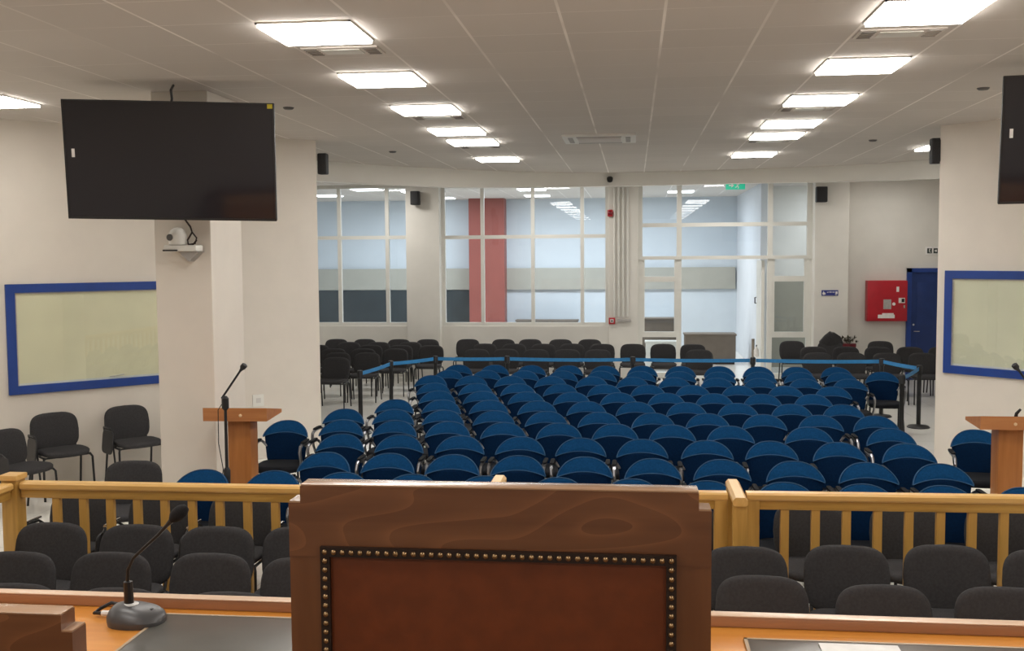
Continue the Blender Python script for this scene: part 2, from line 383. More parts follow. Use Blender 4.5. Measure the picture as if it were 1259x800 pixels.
vent(1.72, LY[5]+0.62+0.25, 0.4, 0.2, 'small flat ceiling vent behind the farthest light of the right row')
# ceiling cassette
t = empty('ceiling_air_conditioner', (-0.43, 13.53, CEIL), 0, 'square white ceiling air conditioning cassette in the middle of the ceiling', 'air conditioner')
obj('panel', B(-.46, .46, -.44, .44, -.03, 0, bevel=.008), M_white, t)
obj('intake_grille', B(-.27, .27, -.25, .25, -.040, -.03, bevel=.004), mat('grille', (0.60, 0.56, 0.52), .6, var=.04), t)
for sx, sy in ((1, 0), (-1, 0), (0, 1), (0, -1)):
    if sx: obj('air_slot', B(sx*.36-.03, sx*.36+.03, -.28, .28, -.036, -.03), mat('slot_grey', (.36, .34, .32), .6, var=.05), t)
    else: obj('air_slot', B(-.28, .28, sy*.34-.03, sy*.34+.03, -.036, -.03), mat('slot_grey', (0, 0, 0)), t)
for x, y, lb in ((-3.42, 10.26, 'small dark ceiling sensor beside the left screen'), (-3.41, 14.78, 'small dark ceiling sensor near the left end of the beam'), (3.14, 14.46, 'small dark ceiling sensor near the right end of the beam'), (3.15, 10.07, 'small dark ceiling sensor beside the right screen')):
    o = obj('ceiling_sensor', MB().lathe([(0.055, 0), (0.055, -0.006), (0.04, -0.02), (0.01, -0.024)][::-1], 16), mat('sensor_grey', (.10, .095, .09), .5, var=.05), None, (x, y, CEIL)); tag(o, lb, 'sensor', 'ceiling sensors')
o = obj('beam_sensor', MB().lathe([(0.01, -0.09), (0.04, -0.08), (0.055, -0.04), (0.055, 0.0), (0.03, 0.02)], 16, M=Matrix.Rotation(-PI/2, 3, 'X') if False else None), M_black, None, (-0.43, 19.33, 3.94)); tag(o, 'small round black camera fixed to the middle of the white beam', 'camera')

# ------------------------------------------------------------------ speakers, signs, pipes on the back wall
def speaker(x, y, z, w, h, d, label, rz=0):
    t = empty('wall_speaker', (x, y, z), rz, label, 'speaker', 'black wall loudspeakers')
    obj('cabinet', B(-w/2, w/2, -d, 0, -h/2, h/2, bevel=0.02, seg=3), M_blackp, t)
    obj('grille', B(-w/2+.02, w/2-.02, -d-.008, -d+.004, -h/2+.02, h/2-.02, bevel=0.006), mat('speaker_grille', (0.02, 0.02, 0.022), .7, var=.2, scale=120), t)
    obj('bracket', MB().tube([(0, 0, 0), (0, 0.05, 0)], 0.015), M_black, t)
speaker(-4.44, YB-0.275, 3.72, 0.18, 0.28, 0.18, 'black loudspeaker on the white column between the two glazed walls')
speaker(3.64, YB-0.355, 3.68, 0.21, 0.30, 0.18, 'black loudspeaker on the white column right of the entrance')
speaker(-4.00, 13.40, 3.74, 0.12, 0.27, 0.12, 'black loudspeaker at the end of the left diagonal wall')
speaker(3.555, 13.10, 3.74, 0.12, 0.30, 0.12, 'black loudspeaker at the end of the right diagonal wall')
t = empty('conduit_bank', (-0.27, YB-0.03, 1.25), 0, 'four slim white vertical conduits on the column beside the entrance', 'pipes')
for k, x in enumerate((-0.12, -0.03, 0.06, 0.15)):
    obj('conduit', MB().tube([(x, -0.022, 0.02), (x, -0.022, 2.76)], 0.021, 10), M_white, t)
obj('junction_strip', B(-0.06, 0.22, -0.045, 0, -0.09, -0.03, bevel=.004), M_greyst, t)
t = empty('fire_alarm_sounder', (-0.475, YB-0.03, 3.38), 0, 'red fire alarm sounder high beside the white conduits', 'alarm')
obj('sounder', B(-.055, .055, -.07, 0, -.07, .07, bevel=.02), M_red, t); obj('lens', MB().lathe([(.045, 0), (.045, .02), (.03, .035), (.005, .04)], 16, (0, -.07, 0), Matrix.Rotation(PI/2, 3, 'X')), mat('red_lens', (.22, .01, .02), .2, var=.05), t)
t = empty('fire_call_point', (-0.44, YB-0.03, 1.185), 0, 'small red fire alarm call point below the white conduits', 'alarm')
obj('box', B(-.065, .065, -.05, 0, -.065, .065, bevel=.008), M_red, t); obj('window', B(-.035, .035, -.056, -.05, -.035, .035), M_sticker, t); obj('button', MB().lathe([(.018, 0), (.018, .006), (.01, .009)], 12, (0, -.056, 0), Matrix.Rotation(PI/2, 3, 'X')), M_black, t)
# green exit sign under the back ceiling
M_green = emit('exit_green', (0.02, 0.50, 0.30), 0.45); M_green.node_tree.nodes['Principled BSDF'].inputs['Base Color'].default_value = (.02, .40, .25, 1)
t = empty('exit_sign', (2.02, YB-0.12, 3.90), 0, 'green running man exit sign hanging above the entrance', 'sign')
obj('panel', B(-.19, .19, -.02, .02, -.08, .08, bevel=.006), M_green, t)
mb = MB(); f = -.024
mb.prism([(-.13, -.012), (-.08, -.012), (-.08, -.045), (-.03, 0), (-.08, .045), (-.08, .012), (-.13, .012)], lambda u, v: Vector((-u-.13 if False else u, f, v)), lambda u, v: Vector((u, f+.004, v)))
obj('arrow', mb, M_sticker, t, smooth=0)
mb = MB(); mb.lathe([(.016, 0), (.016, .004)], 12, (.055, f+.004, .05), Matrix.Rotation(PI/2, 3, 'X'))
mb.tube([(.05, f+.003, .03), (.04, f+.003, -.01), (.06, f+.003, -.035), (.05, f+.003, -.065)], .009, 6).tube([(.04, f+.003, -.01), (.015, f+.003, -.035), (-.005, f+.003, -.04)], .008, 6).tube([(.02, f+.003, .005), (.045, f+.003, .026), (.08, f+.003, .015)], .007, 6)
obj('running_figure', mb, M_sticker, t)
for x in (-.12, .12): obj('hanger', MB().tube([(x, 0, .08), (x, 0, .13)], .004, 6), M_black, t)
# white exit sign over the blue door
t = empty('exit_sign', (5.86, YB, 2.57), 0, 'small white pictogram sign on the wall above the blue door', 'sign')
obj('panel', B(-.13, .13, -.02, 0, -.08, .08, bevel=.004), M_sticker, t)
mb = MB(); mb.box(-.10, -.01, -.024, -.02, -.05, .05); mb.box(.02, .10, -.024, -.02, -.05, .05)
obj('pictogram', mb, mat('sign_dark', (.04, .05, .045), .6, var=.1), t, smooth=0)
mb = MB(); mb.tube([(-.050, -.026, .040), (-.055, -.026, .025), (-.06, -.026, -.005), (-.04, -.026, -.035)], [.012, .008, .008, .006], 6)
obj('running_figure', mb, M_sticker, t)
mb = MB(); mb.prism([(.04, -.01), (.065, -.01), (.065, -.028), (.09, 0), (.065, .028), (.065, .01), (.04, .01)], lambda u, v: Vector((u, -.026, v)), lambda u, v: Vector((u, -.024, v)))
obj('arrow', mb, M_sticker, t)
# blue direction plate on the column
t = empty('direction_sign', (3.85, YB-0.30, 1.755), 0, 'small blue plate with white marks on the column left of the red cabinet', 'sign')
obj('plate', B(-.16, .16, -.012, 0, -.055, .055, bevel=.003), mat('sign_blue', (.025, .035, .22), .5, var=.05), t)
mb = MB()
mb.lathe([(.028, 0), (.028, .003)], 14, (-.118, -.013, -.012), Matrix.Rotation(PI/2, 3, 'X')); mb.tube([(-.125, -.014, .035), (-.122, -.014, 0), (-.095, -.014, -.005), (-.085, -.014, -.03)], .007, 6)
for k in range(5): mb.box(-.055+k*.030, -.035+k*.030, -.015, -.012, .004 + .006*(k % 2), .022 + .004*(k % 3))
mb.box(.105, .145, -.015, -.012, -.02, .03); mb.prism([(.09, -.028), (.145, -.028), (.118, -.045)], lambda u, v: Vector((u, -.015, v)), lambda u, v: Vector((u, -.012, v)))
obj('white_marks', mb, M_sticker, t, smooth=0)
# red fire hose cabinet
t = empty('fire_hose_cabinet', (4.97, YB-.001, 1.19), 0, 'red metal fire hose cabinet on the back wall beside the blue door', 'fire cabinet')
obj('body', B(-.38, .38, -.22, 0, 0, .80, bevel=.006), M_red, t)
dd = obj('door', B(-.365, .365, -.235, -.221, .015, .785, bevel=.004), M_red, t)
obj('instruction_sticker', B(-.08, .07, -.238, -.235, .24, .43), M_greyst, dd, smooth=0)
obj('arrow_sticker', MB().lathe([(.032, 0), (.032, .003)], 12, (.12, -.235, .34), Matrix.Rotation(PI/2, 3, 'X')), M_sticker, dd)
mb = MB(); mb.box(.21, .33, -.238, -.235, .36, .46); obj('number_sticker', mb, M_sticker, dd, smooth=0)
obj('pictogram', B(.265, .32, -.240, -.238, .375, .445), M_black, dd, smooth=0)
obj('flame_sticker', B(.165, .215, -.238, -.235, .58, .68), M_sticker, dd, smooth=0)
mb = MB(); mb.box(-.18, .14, -.238, -.235, .06, .13); mb.box(-.10, .12, -.238, -.235, .13, .16)
obj('hose_sticker', mb, M_sticker, dd, smooth=0)
obj('latch', B(.30, .33, -.248, -.235, .26, .32, bevel=.004), M_chrome, dd)
# blue door
dr = struct('door_2', B(5.46, 6.40, YB-0.03, YB+0.0, 0.01, 2.15, bevel=.004), mat('door_blue', (.006, .03, .15), .45, var=.08, scale=6))
mb = MB(); mb.box(5.38, 5.47, YB-.06, YB, 0, 2.23); mb.box(6.39, 6.48, YB-.06, YB, 0, 2.23); mb.box(5.38, 6.48, YB-.06, YB, 2.15, 2.23)
obj('door_frame', mb, M_blueframe, dr, smooth=0)
for a, b_ in ((5.58, 5.90), (5.97, 6.29)): obj('door_panel', B(a, b_, YB-.036, YB-.03, .25, 1.95, bevel=.003), mat('door_blue', (0, 0, 0)), dr)
mb = MB(); mb.lathe([(.02, 0), (.02, .012)], 12, (5.52, YB-.03, 1.11), Matrix.Rotation(PI/2, 3, 'X')); mb.tube([(5.52, YB-.03, .98), (5.52, YB-.075, .98), (5.63, YB-.075, .98)], .010)
obj('door_handle', mb, M_chrome, dr)

# ------------------------------------------------------------------ blue framed windows on the diagonal walls
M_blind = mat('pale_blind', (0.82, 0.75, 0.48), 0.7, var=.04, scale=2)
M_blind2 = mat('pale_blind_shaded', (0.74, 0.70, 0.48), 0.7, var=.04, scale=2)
def blue_window(name, ox, oy, rz, L, z0, z1, blind):
    """local x along the wall, -y into the room"""
    mb = MB(); f = 0.095; h = z1-z0
    mb.box(0, L, -.035, 0.0, 0, f, bevel=.006); mb.box(0, L, -.035, 0.0, h-f, h, bevel=.006); mb.box(0, f, -.036, 0, 0, h, bevel=.006); mb.box(L-f, L, -.036, 0, 0, h, bevel=.006)
    w = struct(name, mb, M_blueframe, None, (ox, oy, z0), rz)
    obj('blind', B(f-.02, L-f+.02, -.006, -.001, f, h-f), blind, w, smooth=0)
    obj('sill_gap', B(f, L-f, -.010, -.006, f, f+.022), M_white, w, smooth=0)
    mb = MB(); k = .012
    mb.box(f, L-f, -.022, -.012, h-f-k, h-f); mb.box(f, f+k, -.022, -.012, f, h-f); mb.box(L-f-k, L-f, -.022, -.012, f, h-f)
    obj('glazing_bead', mb, M_greyst, w, smooth=0)
    obj('pane', B(f, L-f, -.018, -.014, f, h-f), glass(name + '_glass', 0.06), w, smooth=0)
    obj('latch', MB().tube([(L*.42, -.03, f+.03), (L*.42+.06, -.03, f+.035), (L*.42+.16, -.028, f+.045)], .006), M_greyst, w)
    return w
s2 = math.sqrt(.5)
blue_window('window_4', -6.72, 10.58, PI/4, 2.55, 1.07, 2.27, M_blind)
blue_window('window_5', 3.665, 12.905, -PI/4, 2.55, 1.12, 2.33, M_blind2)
# socket plate on the left diagonal wall
t = empty('wall_socket', (-4.68, 12.62, .75), PI/4, 'small white socket plate on the left wall above the lectern', 'socket')
obj('plate', B(-.075, .075, -.012, 0, -.075, .075, bevel=.004), M_white, t)
obj('insert', B(-.03, .03, -.016, -.012, -.03, .03), mat('socket_insert', (.6, .58, .55), .5, var=.03), t, smooth=0)

# ------------------------------------------------------------------ screens
def screen(cx, cy, cz, yaw, tilt, roll, w, label, cable=True, deep=0.5):
    h = w*.5625+.012
    t = empty('television', (cx, cy, cz), 0, label, 'television')
    t.rotation_euler = (Matrix.Rotation(yaw, 3, 'Z') @ Matrix.Rotation(tilt, 3, 'X') @ Matrix.Rotation(roll, 3, 'Y')).to_euler()
    obj('housing', B(-w/2, w/2, 0.0, .05, -h/2, h/2, bevel=.008), M_blackp, t)
    mb = MB(); b_ = .012
    mb.box(-w/2, w/2, -.006, .0, h/2-b_, h/2); mb.box(-w/2, w/2, -.006, 0, -h/2, -h/2+b_*1.6); mb.box(-w/2, -w/2+b_, -.006, 0, -h/2, h/2); mb.box(w/2-b_, w/2, -.006, 0, -h/2, h/2)
    obj('bezel', mb, M_black, t, smooth=0)
    obj('display', B(-w/2+b_, w/2-b_, -.003, -.001, -h/2+b_*1.6, h/2-b_), mat('screen_glass', (.020, .019, .024), .06, spec=.55), t, smooth=0)
    obj('white_sticker', B(-w/2+.06, -w/2+.085, -.005, -.003, .02, .09), M_sticker, t, smooth=0)
    return t, w, h
t, w, h = screen(-3.863, 8.5, 3.354, .181, .140, .018, 1.733, 'large black wall screen hung on the left pillar')
ys = obj('yellow_sticker', B(w/2-.055, w/2-.012, -.008, -.005, h/2-.045, h/2-.008), mat('yellow_sticker', (.55, .46, .02), .5, var=.1, scale=30), t, smooth=0)
obj('mount_arm', B(-.22, -.02, .05, .60, -.10, .10), M_black, t)
obj('power_cable', MB().tube([(.0, .06, h/2-.08), (.02, .05, h/2+.02), (.015, .05, h/2+.09), (.0, .20, h/2+.13)], .011), M_black, t)
t, w, h = screen(3.70, 8.5, 3.41, -.181, .140, 0, 1.733, 'large black wall screen cut by the right frame edge')
obj('mount_arm', B(-.10, .10, .05, .45, -.10, .10), M_black, t)
obj('ceiling_pole', MB().tube([(0, .45, .0), (0, .45, .6)], .03), M_black, t)
# webcam style conference camera under the left screen
t = empty('conference_camera', (-4.0, 9.1, 2.60), 0, 'white swivelling conference camera on the pillar below the left screen', 'camera')
obj('shelf_bracket', MB().prism([(-.10, 0), (.10, 0), (0, -.09)], lambda u, v: Vector((u+.06, -.12, v)), lambda u, v: Vector((u+.06, 0, v))), mat('bracket_grey', (.38, .36, .34), .5, var=.04), t, smooth=0)
obj('base', B(-.15, .15, -.17, -.01, 0, .055, bevel=.012), M_white, t)
hd = obj('camera_head', MB().lathe([(.02, .055), (.075, .06), (.08, .10), (.078, .15), (.06, .19), (.03, .21), (.005, .215)], 20, (-.05, -.09, 0)), M_white, t)
obj('lens', MB().lathe([(.03, 0), (.03, .02), (.02, .025)], 14, (-.09, -.15, .125), Matrix.Rotation(PI/2, 3, 'X')), mat('lens_grey', (.10, .095, .09), .3, var=.05), hd)
obj('port_strip', B(-.155, -.02, -.178, -.168, .002, .016), M_black, t)
obj('cable', MB().tube([(.13, -.10, .10), (.10, -.12, .055), (.06, -.12, .065), (.05, -.11, .10), (.09, -.10, .17), (.07, -.09, .22), (.0, -.10, .32)], .008), M_trim, t)
obj('cable_loop', MB().tube([(.09, -.10, .17), (.13, -.10, .12), (.12, -.11, .07), (.06, -.12, .06)], .007), M_trim, t)

# ------------------------------------------------------------------ chairs
def rr(w, h, p=4.0, n=32):
    out = []
    for k in range(n):
        a = 2*PI*k/n; c, s = math.cos(a), math.sin(a)
        out.append((w/2*math.copysign(abs(c)**(2/p), c), h/2*math.copysign(abs(s)**(2/p), s)))
    return out
# black stacking chair; local origin on the floor under the top of the backrest, facing -y
def iso_back():
    ol = []
    for u, v in rr(0.49, 0.35, 4.4, 40):
        t = v/0.1725
        u *= 1.0 - 0.065*max(0, t)**1.6 - 0.03*max(0, -t)
        v += (0.012 if t > 0 else -0.030)*(1-(u/0.2425)**2)
        ol.append((u, v))
    def fn(u, v, w):
        z = 0.645 + v; y = -0.045 + (v+0.17)*0.17 - 0.28*u*u + w - 0.02
        return Vector((u, y, z))
    return MB().pillow(ol, 0.042, fn, 0.30, 0.05)
def iso_seat():
    ol = [(u, v) for u, v in rr(0.475, 0.43, 3.4, 36)]
    def fn(u, v, w):
        z = 0.425 + w + 0.10*u*u*(1.2) + 0.012 - (0.9*(max(0, -v-0.10))**2)
        return Vector((u, -0.28 + v, z))
    return MB().pillow(ol, 0.045, fn, 0.2, 0.05)
iso_me = {
    'seat': iso_seat().mesh('seat', M_grey, 60), 'backrest': iso_back().mesh('backrest', M_grey, 60)}
for i, (sx, sy) in enumerate(((-1, 0), (1, 0), (-1, 1), (1, 1))):
    if sy == 0: p = [(sx*.225, -.40, .435), (sx*.243, -.43, .40), (sx*.25, -.46, .0)]
    else: p = [(sx*.225, -.12, .435), (sx*.243, -.09, .40), (sx*.25, -.02, .0)]
    iso_me['leg%d' % i] = MB().tube(p, .0115, 8).mesh('leg', M_black)
mb = MB()
for sx in (-1, 1):
    mb.tube([(sx*.225, -.42, .425), (sx*.225, -.10, .428)], .011, 8)
    mb.tube([(sx*.19, -.16, .42), (sx*.20, -.08, .43), (sx*.20, -.045, .50), (sx*.195, -.03, .58)], .011, 8)
mb.tube([(-.225, -.36, .418), (.225, -.36, .418)], .009, 8); mb.tube([(-.225, -.14, .418), (.225, -.14, .418)], .009, 8)
iso_me['frame'] = mb.mesh('frame', M_black)
iso_me['tablet'] = MB().pillow(rr(.30, .25, 5, 24), .014, lambda u, v, w: Vector((-.312+w+.10*(v), -.27+u*.95, .50+v)), 0, .03).mesh('writing_tablet', M_grey if False else mat('tablet_plastic', (.026, .026, .028), .45, var=.08))
iso_me['tablet_arm'] = MB().tube([(-.25, -.36, .10), (-.272, -.36, .36), (-.285, -.34, .62), (-.285, -.30, .645), (-.285, -.12, .64), (-.262, -.07, .60), (-.245, -.085, .42)], .0105, 8).mesh('tablet_arm', M_black)
iso_me['tablet_edge'] = MB().tube([(-.285, -.31, .662), (-.283, -.22, .664), (-.28, -.10, .662)], .011, 8).mesh('armrest_rail', M_chrome)
def black_chair(x, y, label, group, rz=0, tablet=0, sc_=1.0, z=0):
    t = empty('stacking_chair', (x, y, z), rz, label, 'chair', group)
    if sc_ != 1.0: t.scale = (sc_,)*3
    link('seat', iso_me['seat'], t); link('backrest', iso_me['backrest'], t)
    for i in range(4): link('leg', iso_me['leg%d' % i], t)
    link('frame', iso_me['frame'], t)
    if tablet:
        link('writing_tablet', iso_me['tablet'], t); a = link('tablet_arm', iso_me['tablet_arm'], t)
        if tablet == 2: link('armrest_rail', iso_me['tablet_edge'], a)
    return t

# blue armchair, same origin convention
def arch(w, h, n=28):
    out = []
    for k in range(n+1):
        u = -math.cos(PI*k/n); out.append((w/2*u, h*(1-abs(u)**2.35)**0.64))
    m_ = 14
    for k in range(1, m_):     # bowed lower edge
        u = 1-2*k/m_; out.append((w/2*u, 0.052*(1-abs(u)**2.0)))
    return out
TL = math.radians(33)
def dome_fn(u, v, w):
    s, c = math.sin(TL), math.cos(TL)
    bend = v*v*1.0
    return Vector((u, -0.098 + v*s + w*c + bend*.5 - .30*u*u, 0.701 + v*c*0.98 - w*s*0.4 - bend*.25))
def low_fn(u, v, w):
    return Vector((u*(1+.42*(v-.15)), -0.076 + (v-.13)*.06 + w - .28*u*u, 0.585 + v))
blue_me = {}
blue_me['backrest'] = MB().pillow(arch(.470, .193), .042, dome_fn, .22, .05).mesh('backrest', M_blue, 50)
blue_me['lower_panel'] = MB().pillow(rr(.452, .32, 7, 32), .032, low_fn, .15, .04).mesh('lower_back_panel', M_blue_shaded, 50)
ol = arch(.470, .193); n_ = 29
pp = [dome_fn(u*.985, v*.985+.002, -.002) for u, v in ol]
blue_me['rim_highlight'] = MB().tube(pp + [pp[0]], .0042, 6, cap=False).mesh('rim_highlight', mat('blue_rim_highlight', (.016, .075, .170), .8, var=.08, scale=40))  # rim light along the fabric edge, drawn as a lighter tube
blue_me['seat'] = MB().pillow(rr(.455, .44, 4, 32), .06, lambda u, v, w: Vector((u, -.31+v, .405+w-.5*max(0, -v-.12)**2)), .15, .06).mesh('seat', M_seatd, 60)
for sx in (-1, 1):
    blue_me['arm%d' % sx] = MB().tube([(sx*.20, -.085, .60), (sx*.235, -.095, .645), (sx*.247, -.13, .665), (sx*.249, -.22, .668), (sx*.249, -.36, .664), (sx*.249, -.415, .645), (sx*.248, -.435, .60), (sx*.245, -.40, .50), (sx*.235, -.37, .43)], [.013, .014, .015, .016, .017, .017, .016, .014, .013], 8).mesh('armrest', mat('arm_metal', (.22, .22, .23), .28, metal=1.0, var=.05, scale=10))
    blue_me['pad%d' % sx] = MB().pillow([(u, v) for u, v in rr(.042, .25, 4, 20)], .016, lambda u, v, w, sx=sx: Vector((sx*.249+u, -.25+v*.95, .674+w)), .2, .1).mesh('arm_pad', mat('pad_black', (.006, .006, .007), .8, var=.1, scale=10, spec=.15), 50)
    for j, (y0_, y1_) in enumerate(((-.40, -.47), (-.14, -.03))):
        blue_me['leg%d%d' % (sx, j)] = MB().tube([(sx*.20, y0_, .42), (sx*.215, y0_, .40), (sx*.235, y1_, 0)], .012, 8).mesh('leg', M_black)
mb = MB()
for sx in (-1, 1): mb.tube([(sx*.17, -.16, .41), (sx*.185, -.08, .44), (sx*.185, -.060, .54), (sx*.18, -.05, .66), (sx*.15, -.03, .74)], .011, 8)
mb.tube([(-.20, -.40, .402), (.20, -.40, .402)], .010, 8); mb.tube([(-.20, -.15, .402), (.20, -.15, .402)], .010, 8)
blue_me['frame'] = mb.mesh('frame', M_black)
def blue_chair(x, y, label, group, rz=0):
    t = empty('conference_armchair', (x, y, 0), rz, label, 'chair', group)
    b_ = link('backrest', blue_me['backrest'], t); l = link('lower_back_panel', blue_me['lower_panel'], t); l['label'] = 'lower panel of the backrest, its blue darkened for shade'; link('rim_highlight', blue_me['rim_highlight'], b_)
    link('seat', blue_me['seat'], t); link('frame', blue_me['frame'], t)
    for sx in (-1, 1):
        a = link('armrest', blue_me['arm%d' % sx], t); link('arm_pad', blue_me['pad%d' % sx], a)
        for j in range(2): link('leg', blue_me['leg%d%d' % (sx, j)], t)
    return t

BL = [
 (7.96, 7.81, [-3.40, -2.82, -2.27, -1.70, -1.13, -0.57, -0.03, 0.51, 1.07, 1.63, 2.20, 2.75]),
 (8.78, 8.64, [-2.64, -2.10, -1.54, -0.99, -0.43, 0.15, 0.72, 1.30, 1.87, 2.44]),
 (9.70, 9.54, [-2.76, -2.19, -1.61, -1.04, -0.48, 0.07, 0.66, 1.23, 1.82, 2.41]),
 (10.53, 10.38, [-2.99, -2.43, -1.87, -1.30, -0.75, -0.19, 0.37, 0.94, 1.69, 2.45]),
 (11.30, 11.17, [-3.18, -2.62, -2.06, -1.50, -0.93, -0.36, 0.21, 0.78, 1.36, 1.93, 2.49]),
 (12.10, 12.00, [-2.79, -2.24, -1.67, -1.10, -0.53, 0.03, 0.60, 1.17, 1.76, 2.32]),
 (12.91, 12.82, [-2.43, -1.87, -1.31, -0.75, -0.18, 0.40, 0.97, 1.54, 2.13]),
 (13.70, 13.61, [-2.63, -2.06, -1.51, -0.94, -0.37, 0.19, 0.76, 1.34, 1.92, 2.50]),
 (14.59, 14.42, [-2.84, -2.26, -1.71, -1.15, -0.57, -0.01, 0.56, 1.13, 1.70, 2.29, 2.87]),
 (15.24, 15.21, [-2.71, -2.15, -1.59, -1.04, -0.48, 0.09, 0.66, 1.22, 1.79, 2.35, 2.91]),
 (16.02, 15.94, [-2.70, -2.13, -1.56, -0.99, -0.43, 0.13, 0.70, 1.28, 1.85, 2.41, 2.98])]
for r, (ya, yb, xs) in enumerate(BL):
    for k in range(1, len(xs)): xs[k] = max(xs[k], xs[k-1]+0.56)
    for k, x in enumerate(xs):
        f = (x+3.4)/6.2; y = ya + (yb-ya)*f + random.uniform(-.012, .012)
        if r < len(BL)-1: rowname = '%s row back from the railing' % ORD[r]
        else: rowname = 'last row before the blue barrier tape'
        lab = 'blue upholstered armchair, %s from the left in the %s' % (ORD[k], rowname)
        blue_chair(x, y, lab, 'rows of blue armchairs', random.uniform(-.012, .012))
blue_chair(-3.56, 10.45, 'blue armchair on its own between the left lectern and the seat rows', 'single blue armchairs', .03)
blue_chair(3.50, 15.34, 'blue armchair on its own beside the barrier posts at the right', 'single blue armchairs', -.05)
blue_chair(3.24, 10.36, 'blue armchair on its own beside the right lectern', 'single blue armchairs', -.12)

# black chairs in front of the bench (inside the railing)
for k, (x, y) in enumerate([(-3.75, 6.33), (-3.17, 6.33), (-2.63, 6.33), (-2.10, 6.37)]):
    black_chair(x, y, 'black chair, %s from the left in the row just inside the left railing' % ORD[k], 'black chairs inside the railing', random.uniform(-.04, .04))
for k, (x, y) in enumerate([(.65, 6.16), (1.24, 6.24), (1.82, 6.30), (2.36, 6.25)]):
    black_chair(x, y, 'black chair, %s from the left in the row just inside the right railing' % ORD[k], 'black chairs inside the railing', random.uniform(-.04, .04))
for k, (x, y) in enumerate([(-3.58, 5.67), (-3.02, 5.71), (-2.43, 5.74), (-1.87, 5.70)]):
    black_chair(x, y, 'black chair, %s from the left in the middle row left of the brown chair' % ORD[k], 'black chairs inside the railing', random.uniform(-.03, .03))
for k, (x, y) in enumerate([(.68, 5.60), (1.28, 5.50), (1.88, 5.52)]):
    black_chair(x, y, 'black chair, %s from the left in the right row nearest the desk' % ORD[k], 'black chairs inside the railing', random.uniform(-.03, .03))
for k, (x, y) in enumerate([(-3.24, 5.10), (-2.66, 5.08), (-2.06, 5.07)]):
    black_chair(x, y, 'black fabric chair barely showing above the desk edge, %s from the left' % ORD[k], 'black chairs inside the railing', random.uniform(-.03, .03))
# black chairs just behind the railing
for k, x in enumerate([-4.03, -3.42, -2.81, -2.20]):
    black_chair(x, 7.22, 'black chair with folded writing tablet behind the left railing, %s from the left' % ORD[k], 'black chairs behind the railing', 0, 2)
for k, x in enumerate([0.32, 1.20, 1.84, 2.46]):
    black_chair(x, 7.29, 'black fabric chair behind the right railing, %s from the left' % ORD[k], 'black chairs behind the railing', 0)
black_chair(-4.20, 8.36, 'black fabric chair rising above the railing in front of the left pillar', 'black chairs at the left wall', .1)
# chairs along the left diagonal wall
r45 = PI/4
black_chair(-6.30, 10.72, 'black tablet chair against the wall under the left end of the blue framed window', 'black chairs at the left wall', r45+.05, 1, 1.04)
black_chair(-5.76, 11.30, 'black tablet chair against the wall under the blue framed window, nearer the pillar', 'black chairs at the left wall', r45+.05, 1, 1.04)
black_chair(-5.16, 11.84, 'black tablet chair against the wall mostly hidden by the pillar', 'black chairs at the left wall', r45+.05, 1, 1.04)
black_chair(-6.30, 9.80, 'black tablet chair at the left frame edge behind the railing corner', 'black chairs at the left wall', 1.28, 1, 1.0)

# black chairs at the back of the hall
def back_rows(rows, side):
    for name, y, xs in rows:
        for k, x in enumerate(xs):
            black_chair(x, y + random.uniform(-.03, .03), 'black chair, %s from left in %s, back %s' % (ORD[k], name, side), 'black chairs at the back of the hall', random.uniform(-.03, .03))
back_rows([('the row against the wall', 21.15, [-6.12, -5.52, -4.80, -4.2]), ('the second row from the wall', 20.45, [-5.66, -5.06, -4.42]), ('the third row from the wall', 19.75, [-6.1, -5.05, -4.45, -3.85]),
           ('the fourth row from the wall', 18.95, [-5.55, -4.98, -4.38]), ('the fifth row from the wall', 18.15, [-5.24, -4.70]), ('the row nearest the barrier', 17.30, [-5.02])], 'left group')
back_rows([('the row against the wall', 21.2, [-3.37, -2.64, -2.09, -1.47, -.88]), ('the middle row', 20.15, [-2.87, -2.30, -1.73, -1.18, -.60, -.01, .56, 1.12]), ('the row nearest the tape', 18.95, [-2.86, -2.32, -1.76, -1.20, -.64, 1.17])], 'middle group')
back_rows([('the row against the wall', 20.95, [3.08, 3.80, 4.75]), ('the middle row', 19.7, [3.28, 3.86, 4.42, 4.98, 5.54]), ('the row nearest the tape', 18.5, [3.15, 3.72, 4.30, 4.90, 5.48])], 'right group')
# dark peaked coat over a chair back, red pot with dark foliage, dispenser by the door
o = obj('folded_coat', MB().pillow([(-.20, -.16), (.20, -.16), (.23, 0), (.18, .12), (.06, .20), (-.02, .22), (-.12, .14), (-.22, .02)], .10, lambda u, v, w: Vector((u, w-.05, .80+v)), .3, .08), M_grey, None, (3.82, 20.96, 0)); tag(o, 'dark peaked coat draped over a back row chair at the right', 'coat')
t = empty('potted_plant', (4.20, 21.2, 0), 0, 'small red pot with dark dry foliage behind the back row of black chairs', 'plant')
obj('pot', MB().lathe([(.10, 0), (.11, .02), (.12, .55), (.15, .72), (.15, .76), (.12, .76)], 16), mat('dark_red_pot', (.16, .012, .02), .5, var=.1), t)
mb = MB(); rnd = random.Random(3)
for k in range(60):
    a = rnd.uniform(0, 2*PI); r = rnd.uniform(.02, .17); z = .76+rnd.uniform(.02, .13); p = Vector((r*math.cos(a)*1.2, r*math.sin(a), z)); d = Vector((rnd.uniform(-1, 1), rnd.uniform(-1, 1), rnd.uniform(-.3, 1))).normalized()*.05
    q = d.cross(Vector((0, 0, 1))).normalized()*.018
    vs = [mb.bm.verts.new(c) for c in (p-d, p+q, p+d, p-q)]; mb.bm.faces.new(vs)
for k in range(7):
    a = k*.9; mb.tube([(0, 0, .72), (.08*math.cos(a), .08*math.sin(a), .85)], .005, 5)
obj('foliage', mb, mat('dry_leaf', (.05, .045, .025), .8, var=.3, scale=20), t)
